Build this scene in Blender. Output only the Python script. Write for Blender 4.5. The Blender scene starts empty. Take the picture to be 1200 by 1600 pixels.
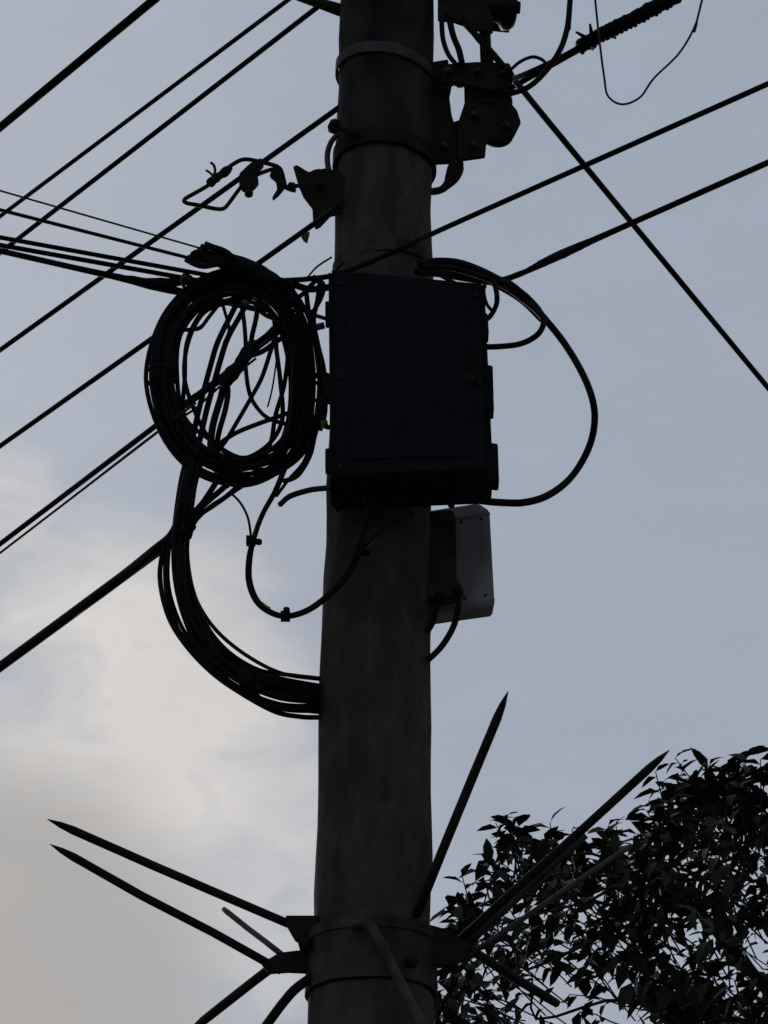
import bpy, bmesh, math, random
from mathutils import Vector, Matrix, noise
random.seed(7)
S = bpy.context.scene
R = math.radians
V = Vector

# ------------------------------------------------------------------ camera
F = 4500.0                      # focal length in photo pixels (1600 tall)
PITCH = R(27.0)
EYE = V((0, 0, 1.6))
cam_d = bpy.data.cameras.new('camera'); cam = bpy.data.objects.new('camera', cam_d)
S.collection.objects.link(cam); S.camera = cam
cam.location = EYE; cam.rotation_euler = (R(90) + PITCH, 0, 0)
cam_d.sensor_fit = 'VERTICAL'; cam_d.sensor_height = 24.0; cam_d.lens = 24.0 * F / 1600.0
cam_d.clip_start = 0.05; cam_d.clip_end = 5000
S.render.resolution_x = 768; S.render.resolution_y = 1024
S.view_settings.view_transform = 'Standard'; S.view_settings.look = 'None'
S.view_settings.exposure = 0.0; S.view_settings.gamma = 1.0

# ------------------------------------------------------------------ sky and sun
SUN_EL, SUN_AZ = R(17), R(-14)          # behind the cloud bank, low and left of the pole
w = bpy.data.worlds.new('World'); S.world = w; w.use_nodes = True
nt = w.node_tree; nt.nodes.clear()
def N(t, **k):
    n = nt.nodes.new(t)
    for a, b in k.items(): setattr(n, a, b)
    return n
def L(a, b): nt.links.new(a, b)
def ramp(n, stops, interp='EASE'):
    r = n.color_ramp; r.interpolation = interp
    while len(r.elements) < len(stops): r.elements.new(0.5)
    for e, (p, c) in zip(r.elements, stops):
        e.position = p; e.color = (c if len(c) == 4 else (*c, 1))
out = N('ShaderNodeOutputWorld'); mixs = N('ShaderNodeMixShader')
sky = N('ShaderNodeTexSky', sky_type='NISHITA', sun_disc=False, sun_elevation=SUN_EL, sun_rotation=SUN_AZ)
sky.air_density = 1.5; sky.dust_density = 2.0
bg1 = N('ShaderNodeBackground'); bg1.inputs[1].default_value = 0.05; L(sky.outputs[0], bg1.inputs[0])
tc = N('ShaderNodeTexCoord')
# soft, streaky overcast: warped noise on the direction vector
mp = N('ShaderNodeMapping'); mp.inputs['Scale'].default_value = (3.4, 3.4, 6.0); mp.inputs['Location'].default_value = (1.35, 0.2, 0.4)
L(tc.outputs['Generated'], mp.inputs[0])
n1 = N('ShaderNodeTexNoise'); n1.inputs['Scale'].default_value = 1.6; n1.inputs['Detail'].default_value = 7; n1.inputs['Roughness'].default_value = .5; n1.inputs['Distortion'].default_value = .4
L(mp.outputs[0], n1.inputs['Vector'])
def dot(vec):
    d = N('ShaderNodeVectorMath', operation='DOT_PRODUCT'); L(tc.outputs['Generated'], d.inputs[0]); d.inputs[1].default_value = vec
    return d.outputs['Value']
def mapr(src, a, b, c, d_, smooth=True):
    m = N('ShaderNodeMapRange', interpolation_type='SMOOTHSTEP' if smooth else 'LINEAR')
    L(src, m.inputs['Value'])
    for i, v in zip((1, 2, 3, 4), (a, b, c, d_)): m.inputs[i].default_value = v
    return m.outputs[0]
def mth(op, a, b):
    m = N('ShaderNodeMath', operation=op)
    for i, v in enumerate((a, b)):
        if isinstance(v, (int, float)): m.inputs[i].default_value = v
        else: L(v, m.inputs[i])
    return m.outputs[0]
gd = V((math.sin(SUN_AZ) * math.cos(SUN_EL), math.cos(SUN_AZ) * math.cos(SUN_EL), math.sin(SUN_EL)))
def pdir(px, py):
    v = V(((px - 600) / 4500, 0, 0)) + V((0, math.cos(PITCH), math.sin(PITCH))) + V((0, -math.sin(PITCH), math.cos(PITCH))) * ((800 - py) / 4500); return v.normalized()
wob = mth('MULTIPLY', mth('SUBTRACT', n1.outputs[0], .5), .9)
mp2 = N('ShaderNodeMapping'); mp2.inputs['Scale'].default_value = (7, 7, 15); mp2.inputs['Location'].default_value = (.7, 3.1, 2.2); mp2.inputs['Rotation'].default_value = (0, .35, 0)
L(tc.outputs['Generated'], mp2.inputs[0])
n2 = N('ShaderNodeTexNoise'); n2.inputs['Scale'].default_value = 3.0; n2.inputs['Detail'].default_value = 8; n2.inputs['Roughness'].default_value = .55; n2.inputs['Distortion'].default_value = .6
L(mp2.outputs[0], n2.inputs['Vector'])
wob2 = mth('MULTIPLY', mth('SUBTRACT', n2.outputs[0], .5), .8)
wobs = mth('ADD', wob, wob2)
side = mapr(dot((1, 0, 0)), -.16, .06, 0, 1)
base = N('ShaderNodeMix', data_type='RGBA'); L(mth('ADD', side, mth('MULTIPLY', wobs, .5)), base.inputs[0]); base.inputs[6].default_value = (.435, .478, .555, 1); base.inputs[7].default_value = (.355, .402, .492, 1)
g1 = mapr(dot(pdir(150, 1150)), math.cos(R(5.5)), math.cos(R(.2)), 0, .70)
g2 = mapr(dot(pdir(400, 1380)), math.cos(R(4.6)), math.cos(R(.5)), 0, .42)
g3 = mapr(dot(pdir(-30, 790)), math.cos(R(2.2)), math.cos(R(.3)), 0, .5)
glow = mth('MAXIMUM', mth('MAXIMUM', g1, g2), g3)                                    # thin bright cloud
t = mth('ADD', glow, mth('MULTIPLY', wobs, mth('ADD', mth('MULTIPLY', glow, 3.0), .22)))
cr = N('ShaderNodeValToRGB'); L(t, cr.inputs[0])
ramp(cr, [(0.0, (0, 0, 0, 1)), (.9, (1, 1, 1, 1))], 'LINEAR')
cc = N('ShaderNodeValToRGB'); L(t, cc.inputs[0]); ramp(cc, [(.2, (.47, .505, .565)), (.5, (.54, .552, .585)), (.95, (.68, .662, .652))], 'LINEAR')
m1 = N('ShaderNodeMix', data_type='RGBA'); L(mapr(t, .03, .5, 0, 1), m1.inputs[0]); L(base.outputs[2], m1.inputs[6]); L(cc.outputs[0], m1.inputs[7])
low = mth('ADD', mapr(dot(pdir(-80, 1620)), math.cos(R(7.0)), math.cos(R(2)), 0, .9), mth('MULTIPLY', wobs, .9))   # darker grey cloud base
m2 = N('ShaderNodeMix', data_type='RGBA'); L(mapr(low, .05, .8, 0, .95), m2.inputs[0]); L(m1.outputs[2], m2.inputs[6]); m2.inputs[7].default_value = (.395, .393, .395, 1)
back = mapr(dot(V((0, math.cos(R(25)), math.sin(R(25))))), math.cos(R(52)), math.cos(R(14)), .24, 1)   # unseen sky overhead and behind, dimmed to keep the pole dark
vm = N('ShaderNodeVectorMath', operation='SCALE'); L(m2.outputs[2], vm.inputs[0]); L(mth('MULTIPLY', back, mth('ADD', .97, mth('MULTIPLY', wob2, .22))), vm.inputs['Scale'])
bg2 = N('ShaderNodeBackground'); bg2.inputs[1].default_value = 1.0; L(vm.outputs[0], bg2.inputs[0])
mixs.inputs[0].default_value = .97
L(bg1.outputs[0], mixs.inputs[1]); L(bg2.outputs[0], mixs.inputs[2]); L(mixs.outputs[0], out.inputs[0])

sd = bpy.data.lights.new('sun', 'SUN'); sd.energy = 0.5; sd.angle = R(20); sd.color = (1, .95, .88)
so = bpy.data.objects.new('sun', sd); S.collection.objects.link(so)
so.rotation_euler = (-gd).to_track_quat('-Z', 'Y').to_euler()

# ------------------------------------------------------------------ geometry helpers
FW = V((0, math.cos(PITCH), math.sin(PITCH))); UP = V((0, -math.sin(PITCH), math.cos(PITCH))); RT = V((1, 0, 0))
def ray(px, py): return FW + RT * ((px - 600) / F) + UP * ((800 - py) / F)
def A(px, py, Y=6.3):            # point at distance Y from the viewer's wall plane
    d = ray(px, py); return EYE + d * (Y / d.y)
def Z(px, py, z):                # point at height z
    d = ray(px, py); return EYE + d * ((z - EYE.z) / d.z)
def depth(p): return (p - EYE).dot(FW)
def rad(px, p): return px / F * depth(p)
def hz(px, py, Y=6.3): return A(px, py, Y).z
PY = 6.3
PZ0, PX0, PSL = hz(600, 1200), -0.0218, .0136
def axis(z): return V((PX0 + (z - PZ0) * PSL, PY, z))
def polerad(z): return 0.1325 - (z - PZ0) * .005

def catmull(pts, n=8, closed=False):
    res = []; m = len(pts)
    for i in range(m if closed else m - 1):
        g = lambda k: pts[k % m] if closed else pts[max(0, min(m - 1, k))]
        p0, p1, p2, p3 = g(i - 1), g(i), g(i + 1), g(i + 2)
        for k in range(n):
            t = k / n
            res.append(0.5 * ((2 * p1) + (p2 - p0) * t + (2 * p0 - 5 * p1 + 4 * p2 - p3) * t * t + (3 * p1 - p0 - 3 * p2 + p3) * t ** 3))
    if not closed: res.append(pts[-1].copy())
    return res

class MB:
    def __init__(s): s.v = []; s.f = []; s.sm = []
    def add(s, vs, fs, smooth=False):
        o = len(s.v); s.v += [V(q) for q in vs]; s.f += [tuple(o + i for i in q) for q in fs]; s.sm += [smooth] * len(fs)
    def tube(s, P, r, sides=8, closed=False, caps=True):
        n = len(P); rr = r if isinstance(r, (list, tuple)) else [r] * n
        up = None; rings = []
        for i in range(n):
            a = P[(i - 1) % n] if closed else P[max(i - 1, 0)]; b = P[(i + 1) % n] if closed else P[min(i + 1, n - 1)]
            t = (b - a); t = t.normalized() if t.length > 1e-9 else V((0, 0, 1))
            if up is None:
                up = V((0, 1, 0)) if abs(t.y) < .9 else V((1, 0, 0))
            up = (up - t * up.dot(t)).normalized(); bi = t.cross(up)
            rings.append([P[i] + (up * math.cos(2 * math.pi * k / sides) + bi * math.sin(2 * math.pi * k / sides)) * rr[i] for k in range(sides)])
        vs = [q for g in rings for q in g]; fs = []
        for i in range(n if closed else n - 1):
            j = (i + 1) % n
            for k in range(sides):
                k2 = (k + 1) % sides; fs.append((i * sides + k, i * sides + k2, j * sides + k2, j * sides + k))
        if caps and not closed:
            fs.append(tuple(reversed(range(sides)))); fs.append(tuple((n - 1) * sides + k for k in range(sides)))
        s.add(vs, fs, True); return s
    def box(s, c, h, rot=None):
        rot = rot or Matrix.Identity(3)
        vs = [c + rot @ V((h[0] * x, h[1] * y, h[2] * z)) for x in (-1, 1) for y in (-1, 1) for z in (-1, 1)]
        s.add(vs, [(0, 1, 3, 2), (4, 6, 7, 5), (0, 4, 5, 1), (2, 3, 7, 6), (0, 2, 6, 4), (1, 5, 7, 3)]); return s
    def prism(s, poly, th):      # outline (list of points) pushed back by vector th
        n = len(poly); vs = list(poly) + [p + th for p in poly]
        fs = [tuple(range(n)), tuple(reversed(range(n, 2 * n)))] + [(i, i + n, (i + 1) % n + n, (i + 1) % n) for i in range(n)]
        s.add(vs, fs); return s
    def lathe(s, o, ax, prof, sides=24, closed_prof=False):   # prof: (distance along axis, radius)
        ax = ax.normalized(); u = ax.orthogonal().normalized(); b = ax.cross(u); m = len(prof)
        vs = [o + ax * h + (u * math.cos(2 * math.pi * k / sides) + b * math.sin(2 * math.pi * k / sides)) * r for h, r in prof for k in range(sides)]
        fs = []
        for i in range(m if closed_prof else m - 1):
            j = (i + 1) % m
            for k in range(sides):
                k2 = (k + 1) % sides; fs.append((i * sides + k, i * sides + k2, j * sides + k2, j * sides + k))
        if not closed_prof:
            fs.append(tuple(reversed(range(sides)))); fs.append(tuple((m - 1) * sides + k for k in range(sides)))
        s.add(vs, fs, True); return s
    def build(s, name, m, parent=None, origin=None, bevel=0, auto=35):
        if origin is None: origin = ROOT[parent.name] if parent else s.v[0]
        origin = V(origin)
        me = bpy.data.meshes.new(name); me.from_pydata([q - origin for q in s.v], [], s.f); me.update()
        bm = bmesh.new(); bm.from_mesh(me); bmesh.ops.recalc_face_normals(bm, faces=bm.faces)
        if bevel: bmesh.ops.bevel(bm, geom=[e for e in bm.edges if e.calc_face_angle(0) > R(30)], offset=bevel, segments=2, affect='EDGES', clamp_overlap=True)
        bm.to_mesh(me); bm.free()
        if not bevel:
            for p, q in zip(me.polygons, s.sm): p.use_smooth = q
            for e in me.edges: pass
        me.materials.append(m)
        o = bpy.data.objects.new(name, me); S.collection.objects.link(o)
        if parent: o.parent = parent
        else: o.location = origin
        ROOT[o.name] = origin
        return o
ROOT = {}
def tag(o, label=None, cat=None, group=None, kind=None):
    if label: o['label'] = label
    if cat: o['category'] = cat
    if group: o['group'] = group
    if kind: o['kind'] = kind
    return o
def thing(name, loc, label, cat, group=None):
    o = bpy.data.objects.new(name, None); o.empty_display_size = .1; S.collection.objects.link(o); o.location = loc
    ROOT[o.name] = V(loc); return tag(o, label, cat, group)

# ------------------------------------------------------------------ materials
def mat(name, c1, c2=None, rough=.7, scale=20, metal=0, bump=.2, bscale=60, spec=.5, stretch=(1, 1, 1), lo=.35, hi=.65, extra=None):
    m = bpy.data.materials.new(name); m.use_nodes = True; t = m.node_tree; b = t.nodes['Principled BSDF']
    n = t.nodes.new
    tcn = n('ShaderNodeTexCoord'); mpn = n('ShaderNodeMapping'); mpn.inputs['Scale'].default_value = stretch
    t.links.new(tcn.outputs['Object'], mpn.inputs[0])
    no = n('ShaderNodeTexNoise'); no.inputs['Scale'].default_value = scale; no.inputs['Detail'].default_value = 8; no.inputs['Roughness'].default_value = .6
    t.links.new(mpn.outputs[0], no.inputs['Vector'])
    r = n('ShaderNodeValToRGB'); r.color_ramp.elements[0].position = lo; r.color_ramp.elements[1].position = hi
    r.color_ramp.elements[0].color = (*c1, 1); r.color_ramp.elements[1].color = (*(c2 or c1), 1)
    t.links.new(no.outputs[0], r.inputs[0]); col = r.outputs[0]
    if extra:                    # a second, larger layer of stain: (colour, scale, stretch)
        ec, es, est = extra
        m2 = n('ShaderNodeMapping'); m2.inputs['Scale'].default_value = est; t.links.new(tcn.outputs['Object'], m2.inputs[0])
        n2 = n('ShaderNodeTexNoise'); n2.inputs['Scale'].default_value = es; n2.inputs['Detail'].default_value = 6; t.links.new(m2.outputs[0], n2.inputs['Vector'])
        r2 = n('ShaderNodeValToRGB'); r2.color_ramp.elements[0].position = .48; r2.color_ramp.elements[1].position = .64
        t.links.new(n2.outputs[0], r2.inputs[0])
        mx = n('ShaderNodeMix'); mx.data_type = 'RGBA'; t.links.new(r2.outputs[0], mx.inputs[0]); t.links.new(col, mx.inputs[6]); mx.inputs[7].default_value = (*ec, 1)
        col = mx.outputs[2]
    t.links.new(col, b.inputs['Base Color'])
    bn = n('ShaderNodeTexNoise'); bn.inputs['Scale'].default_value = bscale; bn.inputs['Detail'].default_value = 5; t.links.new(mpn.outputs[0], bn.inputs['Vector'])
    bu = n('ShaderNodeBump'); bu.inputs['Strength'].default_value = bump; bu.inputs['Distance'].default_value = .004
    t.links.new(bn.outputs[0], bu.inputs['Height']); t.links.new(bu.outputs[0], b.inputs['Normal'])
    b.inputs['Roughness'].default_value = rough; b.inputs['Metallic'].default_value = metal
    b.inputs['Specular IOR Level'].default_value = spec
    return m
M = dict(
    concrete=mat('weathered_concrete', (.135, .118, .10), (.19, .168, .145), .92, 30, bump=.9, bscale=110, spec=.2, stretch=(1, 1, .4), lo=.38, hi=.62, extra=((.115, .098, .083), 7, (2, 2, .7))),
    tar=mat('dark_wrap', (.08, .074, .066), (.12, .112, .10), .9, 14, bump=.5, spec=.2, extra=((.03, .03, .03), 5, (1, 1, .5))),
    rubber=mat('black_cable', (.010, .010, .012), (.022, .021, .022), .65, 30, bump=.15, spec=.25),
    dusty=mat('dusty_cable', (.05, .05, .055), (.11, .11, .11), .7, 40, spec=.3),
    plastic=mat('black_plastic', (.011, .013, .018), (.026, .029, .036), .65, 9, bump=.12, bscale=200, spec=.2),
    galv=mat('galvanised_steel', (.08, .083, .085), (.17, .17, .17), .6, 25, metal=.3, bump=.25, extra=((.10, .07, .05), 9, (1, 1, 1))),
    darksteel=mat('dark_steel', (.030, .028, .026), (.06, .052, .045), .75, 22, metal=.1, bump=.4, spec=.3),
    steelgrey=mat('dull_steel', (.12, .112, .10), (.18, .165, .15), .8, 24, bump=.4, spec=.2, extra=((.07, .055, .042), 8, (1, 1, .5))),
    rust=mat('rusty_steel', (.085, .066, .052), (.14, .112, .09), .9, 20, bump=.5, spec=.2),
    paint=mat('grey_paint', (.74, .78, .84), (.82, .85, .88), .6, 6, bump=.12, extra=((.52, .52, .52), 5, (2, 2, .6))),
    porcelain=mat('brown_porcelain', (.022, .014, .010), (.035, .022, .016), .45, 8, bump=.05, spec=.4),
    purple=mat('purple_tie', (.16, .10, .40), None, .5), green=mat('green_tape', (.22, .42, .06), None, .5),
    bark=mat('bark', (.05, .04, .03), (.10, .08, .06), .95, 18, bump=.8, stretch=(1, 1, .2)),
    asphalt=mat('asphalt', (.04, .04, .042), (.065, .063, .06), .95, 30, bump=.5, bscale=150),
    paving=mat('paving', (.07, .066, .06), (.11, .10, .09), .95, 8, bump=.4, bscale=80),
    soil=mat('dry_ground', (.05, .045, .03), (.09, .08, .05), 1, 2, bump=.4, bscale=20),
    stone=mat('kerb_stone', (.22, .21, .2), (.3, .29, .27), .9, 10, bump=.4),
)
lf = mat('leaf', (.022, .034, .014), (.075, .095, .040), .55, 3.0, bump=.1, spec=.3, lo=.3, hi=.75); M['leaf'] = lf
b = lf.node_tree.nodes['Principled BSDF']; b.inputs['Transmission Weight'].default_value = 0.0

# ------------------------------------------------------------------ ground (below the frame)
def sheet(name, x0, y0, x1, y1, z, m):
    g = MB(); g.add([(x0, y0, z), (x1, y0, z), (x1, y1, z), (x0, y1, z)], [(0, 1, 2, 3)])
    return tag(g.build(name, m, origin=(0, 0, 0)), kind='structure')
sheet('ground', -2500, -2500, 2500, 2500, -.02, M['soil'])
sheet('road', -400, -3.5, 400, 3.6, 0, M['asphalt'])
g = MB(); g.box(V((0, 5.6, .06)), (400, 1.78, .06)); tag(g.build('pavement', M['paving'], origin=(0, 0, 0)), kind='structure')
g = MB(); g.box(V((0, 3.72, .065)), (400, .09, .065)); tag(g.build('kerb', M['stone'], origin=(0, 0, 0)), kind='structure')

# ------------------------------------------------------------------ the pole
pole = thing('utility_pole', axis(.12), 'weathered brown concrete utility pole rising through the middle of the picture', 'utility pole')
def pole_lathe(g, z0, z1, dr, sides=48, step=.08, wob=0.0, ends=True):
    zs = [z0 + (z1 - z0) * i / max(1, round((z1 - z0) / step)) for i in range(max(1, round((z1 - z0) / step)) + 1)]
    rings = []
    for z in zs:
        r = polerad(z) + dr; a = axis(z)
        rings.append([a + V((math.cos(2 * math.pi * k / sides), math.sin(2 * math.pi * k / sides), 0)) * (r + wob * noise.noise(V((math.cos(2 * math.pi * k / sides) * 2.2, math.sin(2 * math.pi * k / sides) * 2.2, z * 5)))) for k in range(sides)])
    vs = [q for x in rings for q in x]; n = len(zs)
    fs = [(i * sides + k, i * sides + (k + 1) % sides, (i + 1) * sides + (k + 1) % sides, (i + 1) * sides + k) for i in range(n - 1) for k in range(sides)]
    g.add(vs, fs, True)
    if ends: g.add([q for q in rings[0]], [tuple(reversed(range(sides)))]); g.add([q for q in rings[-1]], [tuple(range(sides))])
    return g
def strap(z0, z1, dr, th=.006, tilt=0.0):   # ring round the pole
    g = MB(); sides = 64; vs = []
    for (z, r) in ((z0, dr), (z0, dr + th), (z1, dr + th), (z1, dr)):
        a = axis(z)
        for k in range(sides):
            c, s_ = math.cos(2 * math.pi * k / sides), math.sin(2 * math.pi * k / sides)
            vs.append(a + V((c * (polerad(z) + r), s_ * (polerad(z) + r), tilt * c + .002 * noise.noise(V((c * 2, s_ * 2, z0))))))
    fs = [(i * sides + k, i * sides + (k + 1) % sides, ((i + 1) % 4) * sides + (k + 1) % sides, ((i + 1) % 4) * sides + k) for i in range(4) for k in range(sides)]
    g.add(vs, fs); return g
zp = lambda py: hz(600, py, PY)
pole_lathe(MB(), .06, 8.8, 0, wob=.010).build('shaft', M['concrete'], pole)
pole_lathe(MB(), zp(262), 8.3, .0045, wob=.006).build('wrap', M['tar'], pole)
pole_lathe(MB(), .1, zp(1560), .0075, wob=.006).build('sleeve', M['concrete'], pole)
strap(zp(128), zp(112), .006, tilt=-.022).build('band', M['galv'], pole)
strap(zp(266), zp(244), .006, tilt=-.008).build('band', M['darksteel'], pole)
strap(zp(432), zp(414), .0, .004, tilt=.01).build('band', M['steelgrey'], pole)
# ------------------------------------------------------------------ hardware racks
def rod(g, a, b, r, sides=10): g.tube([a, (a + b) / 2, b], r, sides); return g
def bolt(parent, a, b, r, m='darksteel', name='bolt'):
    g = MB(); rod(g, a, b, r); d = (b - a).normalized()
    g.lathe(b - d * r * 1.5, d, [(0, r * 2), (r * 1.6, r * 2)], 6); return g.build(name, M[m], parent)
def spool(parent, o, ax, r, h, name='insulator'):
    pr = [(-h / 2, r * .55), (-h / 2, r * .85), (-h * .42, r), (-h * .3, r), (-h * .2, r * .72), (-h * .1, r * .62), (0, r * .6), (h * .1, r * .62), (h * .2, r * .72), (h * .3, r), (h * .42, r), (h / 2, r * .85), (h / 2, r * .55)]
    g = MB(); g.lathe(o, ax, pr, 28); return g.build(name, M['porcelain'], parent)
def plate(parent, name, px, Y, th, m='darksteel', bevel=.002):
    g = MB(); g.prism([A(x, y, Y) for x, y in px], V((0, th, 0))); return g.build(name, M[m], parent, bevel=bevel)
# left rack
lr = thing('insulator_bracket', A(528, 300, 6.28), 'dark clevis bracket with insulator on the left side of the pole above the coil', 'insulator bracket', 'insulator brackets on the pole')
plate(lr, 'side_plate', [(458, 259), (464, 257), (482, 268), (508, 262), (534, 268), (534, 332), (516, 336), (500, 353), (493, 356), (489, 347), (488, 324), (474, 306), (467, 290)], 6.22, .012)
plate(lr, 'side_plate', [(464, 262), (482, 268), (508, 265), (534, 270), (534, 318), (512, 322), (494, 344), (490, 322), (476, 300)], 6.33, .012)
spool(lr, A(500, 292, 6.285), V((0.1, 1, .1)), .034, .085)
bolt(lr, A(500, 294, 6.36), A(498, 287, 6.17), .008)
bolt(lr, A(475, 290, 6.34), A(455, 291, 6.2), .006)
g = MB(); g.tube(catmull([A(x, y, 6.25) for x, y in ((535, 205), (520, 218), (512, 238), (513, 262), (522, 285))], 5), .0075, 8); g.build('strap', M['galv'], lr)
plate(lr, 'tail_plate', [(470, 368), (478, 362), (484, 362), (480, 378), (474, 374)], 6.24, .01, 'galv', .001)
# band bolt left of wrap
bolt(pole, A(560, 212, 6.17), A(519, 196, 6.19), .010)
# right racks
rr = thing('insulator_rack', A(690, 170, 6.3), 'dark steel rack with stacked spool insulators on the right side of the pole top', 'insulator rack')
plate(rr, 'back_plate', [(676, 96), (700, 92), (706, 130), (702, 150), (706, 180), (712, 200), (716, 250), (676, 252)], 6.27, .02)
plate(rr, 'top_plate', [(690, 100), (745, 96), (796, 98), (802, 112), (800, 134), (770, 142), (735, 132), (690, 128)], 6.22, .012)
plate(rr, 'top_plate', [(690, 104), (745, 100), (790, 102), (796, 132), (735, 134), (690, 130)], 6.34, .012)
plate(rr, 'middle_plate', [(725, 128), (772, 138), (790, 150), (808, 172), (814, 190), (802, 214), (760, 222), (758, 244), (716, 250), (714, 214), (716, 190), (726, 160)], 6.25, .012)
plate(rr, 'middle_plate', [(690, 196), (720, 186), (760, 196), (796, 190), (798, 210), (757, 222), (740, 244), (690, 250)], 6.33, .012)
spool(rr, A(768, 168, 6.30), V((.25, .35, 1)), .050, .085)
spool(rr, A(776, 200, 6.30), V((.25, .35, 1)), .050, .045)
spool(rr, A(738, 118, 6.3), V((1, .25, .15)), .034, .10)
bolt(rr, A(768, 226, 6.34), A(766, 84, 6.27), .009)
g = MB(); g.tube(catmull([A(x, y, 6.28) for x, y in ((712, 244), (712, 262), (704, 282), (690, 296), (672, 300))], 6), [.011, .014, .017, .019, .020, .020, .022, .022, .022, .021, .020, .019, .017, .015, .013, .012, .011, .011, .01, .01, .01, .01, .01, .009, .009][:25], 8); g.build('hook', M['darksteel'], rr)
ur = thing('insulator_bracket', A(690, 20, 6.3), 'dark bracket with a fat spool insulator at the very top right of the pole', 'insulator bracket', 'insulator brackets on the pole')
spool(ur, A(764, 12, 6.28), V((1, .2, .06)), .058, .135)
plate(ur, 'side_plate', [(684, -30), (745, -30), (772, 30), (770, 50), (735, 44), (720, 34), (684, 30)], 6.21, .012)
plate(ur, 'side_plate', [(684, -30), (745, -30), (792, 20), (796, 48), (735, 42), (684, 24)], 6.34, .012)
bolt(ur, A(690, 5, 6.28), A(812, 12, 6.26), .009)
g = MB(); rod(g, A(757, 40, 6.28), A(760, 104, 6.27), .016); g.build('hanger', M['darksteel'], ur)
for i, (pts, r, lab) in enumerate([([(700, 20), (708, 55), (717, 78), (722, 100)], 5, 'short black jumper cable nearest the pole between the upper right insulators'),
                         ([(690, 30), (692, 60), (700, 84), (712, 100)], 4, 'short black jumper cable hugging the pole edge under the top right insulator'),
                         ([(725, 30), (745, 58), (772, 88), (800, 118)], 5, 'short black jumper cable slanting down right from the topmost insulator')]):
    g = MB(); P = catmull([A(x, y, 6.2) for x, y in pts], 6); g.tube(P, rad(r, P[0])); tag(g.build('jumper_cable', M['rubber']), lab, 'cable', 'jumper cables on the top right hardware')
for i, (x, y, Y) in enumerate(((700, 112, 6.215), (746, 112, 6.215), (786, 116, 6.215), (742, 180, 6.245), (790, 196, 6.245), (742, 228, 6.245), (694, 140, 6.265), (694, 230, 6.265))):
    g = MB(); g.lathe(A(x, y, Y), V((0, -1, 0)), [(0, .010), (.008, .010)], 6); g.lathe(A(x, y, Y - .008), V((0, -1, 0)), [(0, .005), (.012, .005)], 8); g.build('bolt', M['galv'], rr)
# top-left arm stub
g = MB(); P = [A(440, -12, 6.35), A(480, 1, 6.33), A(505, 7, 6.31), A(545, 20, 6.28)]; g.tube(P, [rad(4, P[0]), rad(6, P[0]), rad(9, P[0]), rad(11, P[0])], 10)
tag(g.build('tie_rod', M['darksteel']), 'dark tapering tie rod entering the pole at the top edge, left side', 'rod')
# tension clamp
tcp = thing('tension_clamp', A(388, 270, 6.5), 'dark wedge tension clamp with a wire bail around the span wire left of the pole', 'clamp')
def pw(pts, Y): return [A(x, y, Y) for x, y in pts]
g = MB(); P = catmull(pw([(404, 252), (381, 249), (362, 258), (342, 274), (326, 289), (306, 301), (289, 311), (291, 317), (312, 321), (335, 326), (349, 326), (358, 317), (372, 298), (385, 283), (402, 273), (420, 266), (432, 264)], 6.48), 6); g.tube(P, rad(3.4, P[0])); g.build('bail', M['darksteel'], tcp)
g = MB(); P = catmull(pw([(400, 252), (420, 256), (437, 263), (443, 280), (447, 293), (462, 298)], 6.48), 6); g.tube(P, rad(3.6, P[0])); g.build('link', M['darksteel'], tcp)
plate(tcp, 'wedge_body', [(374, 270), (391, 254), (408, 246), (412, 252), (399, 266), (404, 280), (396, 289), (379, 292), (373, 282)], 6.46, .03)
plate(tcp, 'side_plate', [(424, 266), (437, 260), (446, 291), (436, 303), (427, 311), (425, 308), (433, 295), (431, 282), (421, 274)], 6.47, .012)
bolt(tcp, A(387, 280, 6.47), A(389, 304, 6.45), .006)
g = MB(); P = catmull(pw([(326, 288), (338, 278), (350, 270), (361, 261)], 6.47), 4); g.tube(P, [rad(x, P[0]) for x in (6, 8, 8, 7, 8, 7, 6, 7, 8, 8, 7, 5, 4)][:len(P)]); g.build('ferrule', M['darksteel'], tcp)
g = MB(); P = catmull(pw([(330, 280), (336, 268), (334, 258), (329, 254)], 6.47), 4); g.tube(P, rad(2.2, P[0])); P = catmull(pw([(334, 276), (328, 270), (322, 266)], 6.47), 4); g.tube(P, rad(2, P[0])); g.build('wire_tail', M['darksteel'], tcp)

# ------------------------------------------------------------------ span wires
def wire(pts, rpx, label, name='span_wire', cat='wire', ext=(0, 0), m='rubber', group='wires strung from the pole', bumps=None, sub=10):
    P = [p.copy() for p in pts]
    if ext[0]: d = (P[0] - P[1]).normalized(); P = [P[0] + d * ext[0], P[0] + d * ext[0] * .3] + P
    if ext[1]: d = (P[-1] - P[-2]).normalized(); P = P + [P[-1] + d * ext[1] * .3, P[-1] + d * ext[1]]
    r = rad(rpx, pts[len(pts) // 2]); C = catmull(P, sub); g = MB()
    g.tube(C, [r * (bumps(q) if bumps else 1) for q in C], 8)
    return tag(g.build(name, M[m], origin=pts[0]), label, cat, group)
def hl(p0, p1, z, n=5, sag=0.0):     # straight image run at one height
    a, b = Z(*p0, z), Z(*p1, z); return [a.lerp(b, i / (n - 1)) - V((0, 0, sag * 4 * (i / (n - 1)) * (1 - i / (n - 1)))) for i in range(n)]
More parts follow.
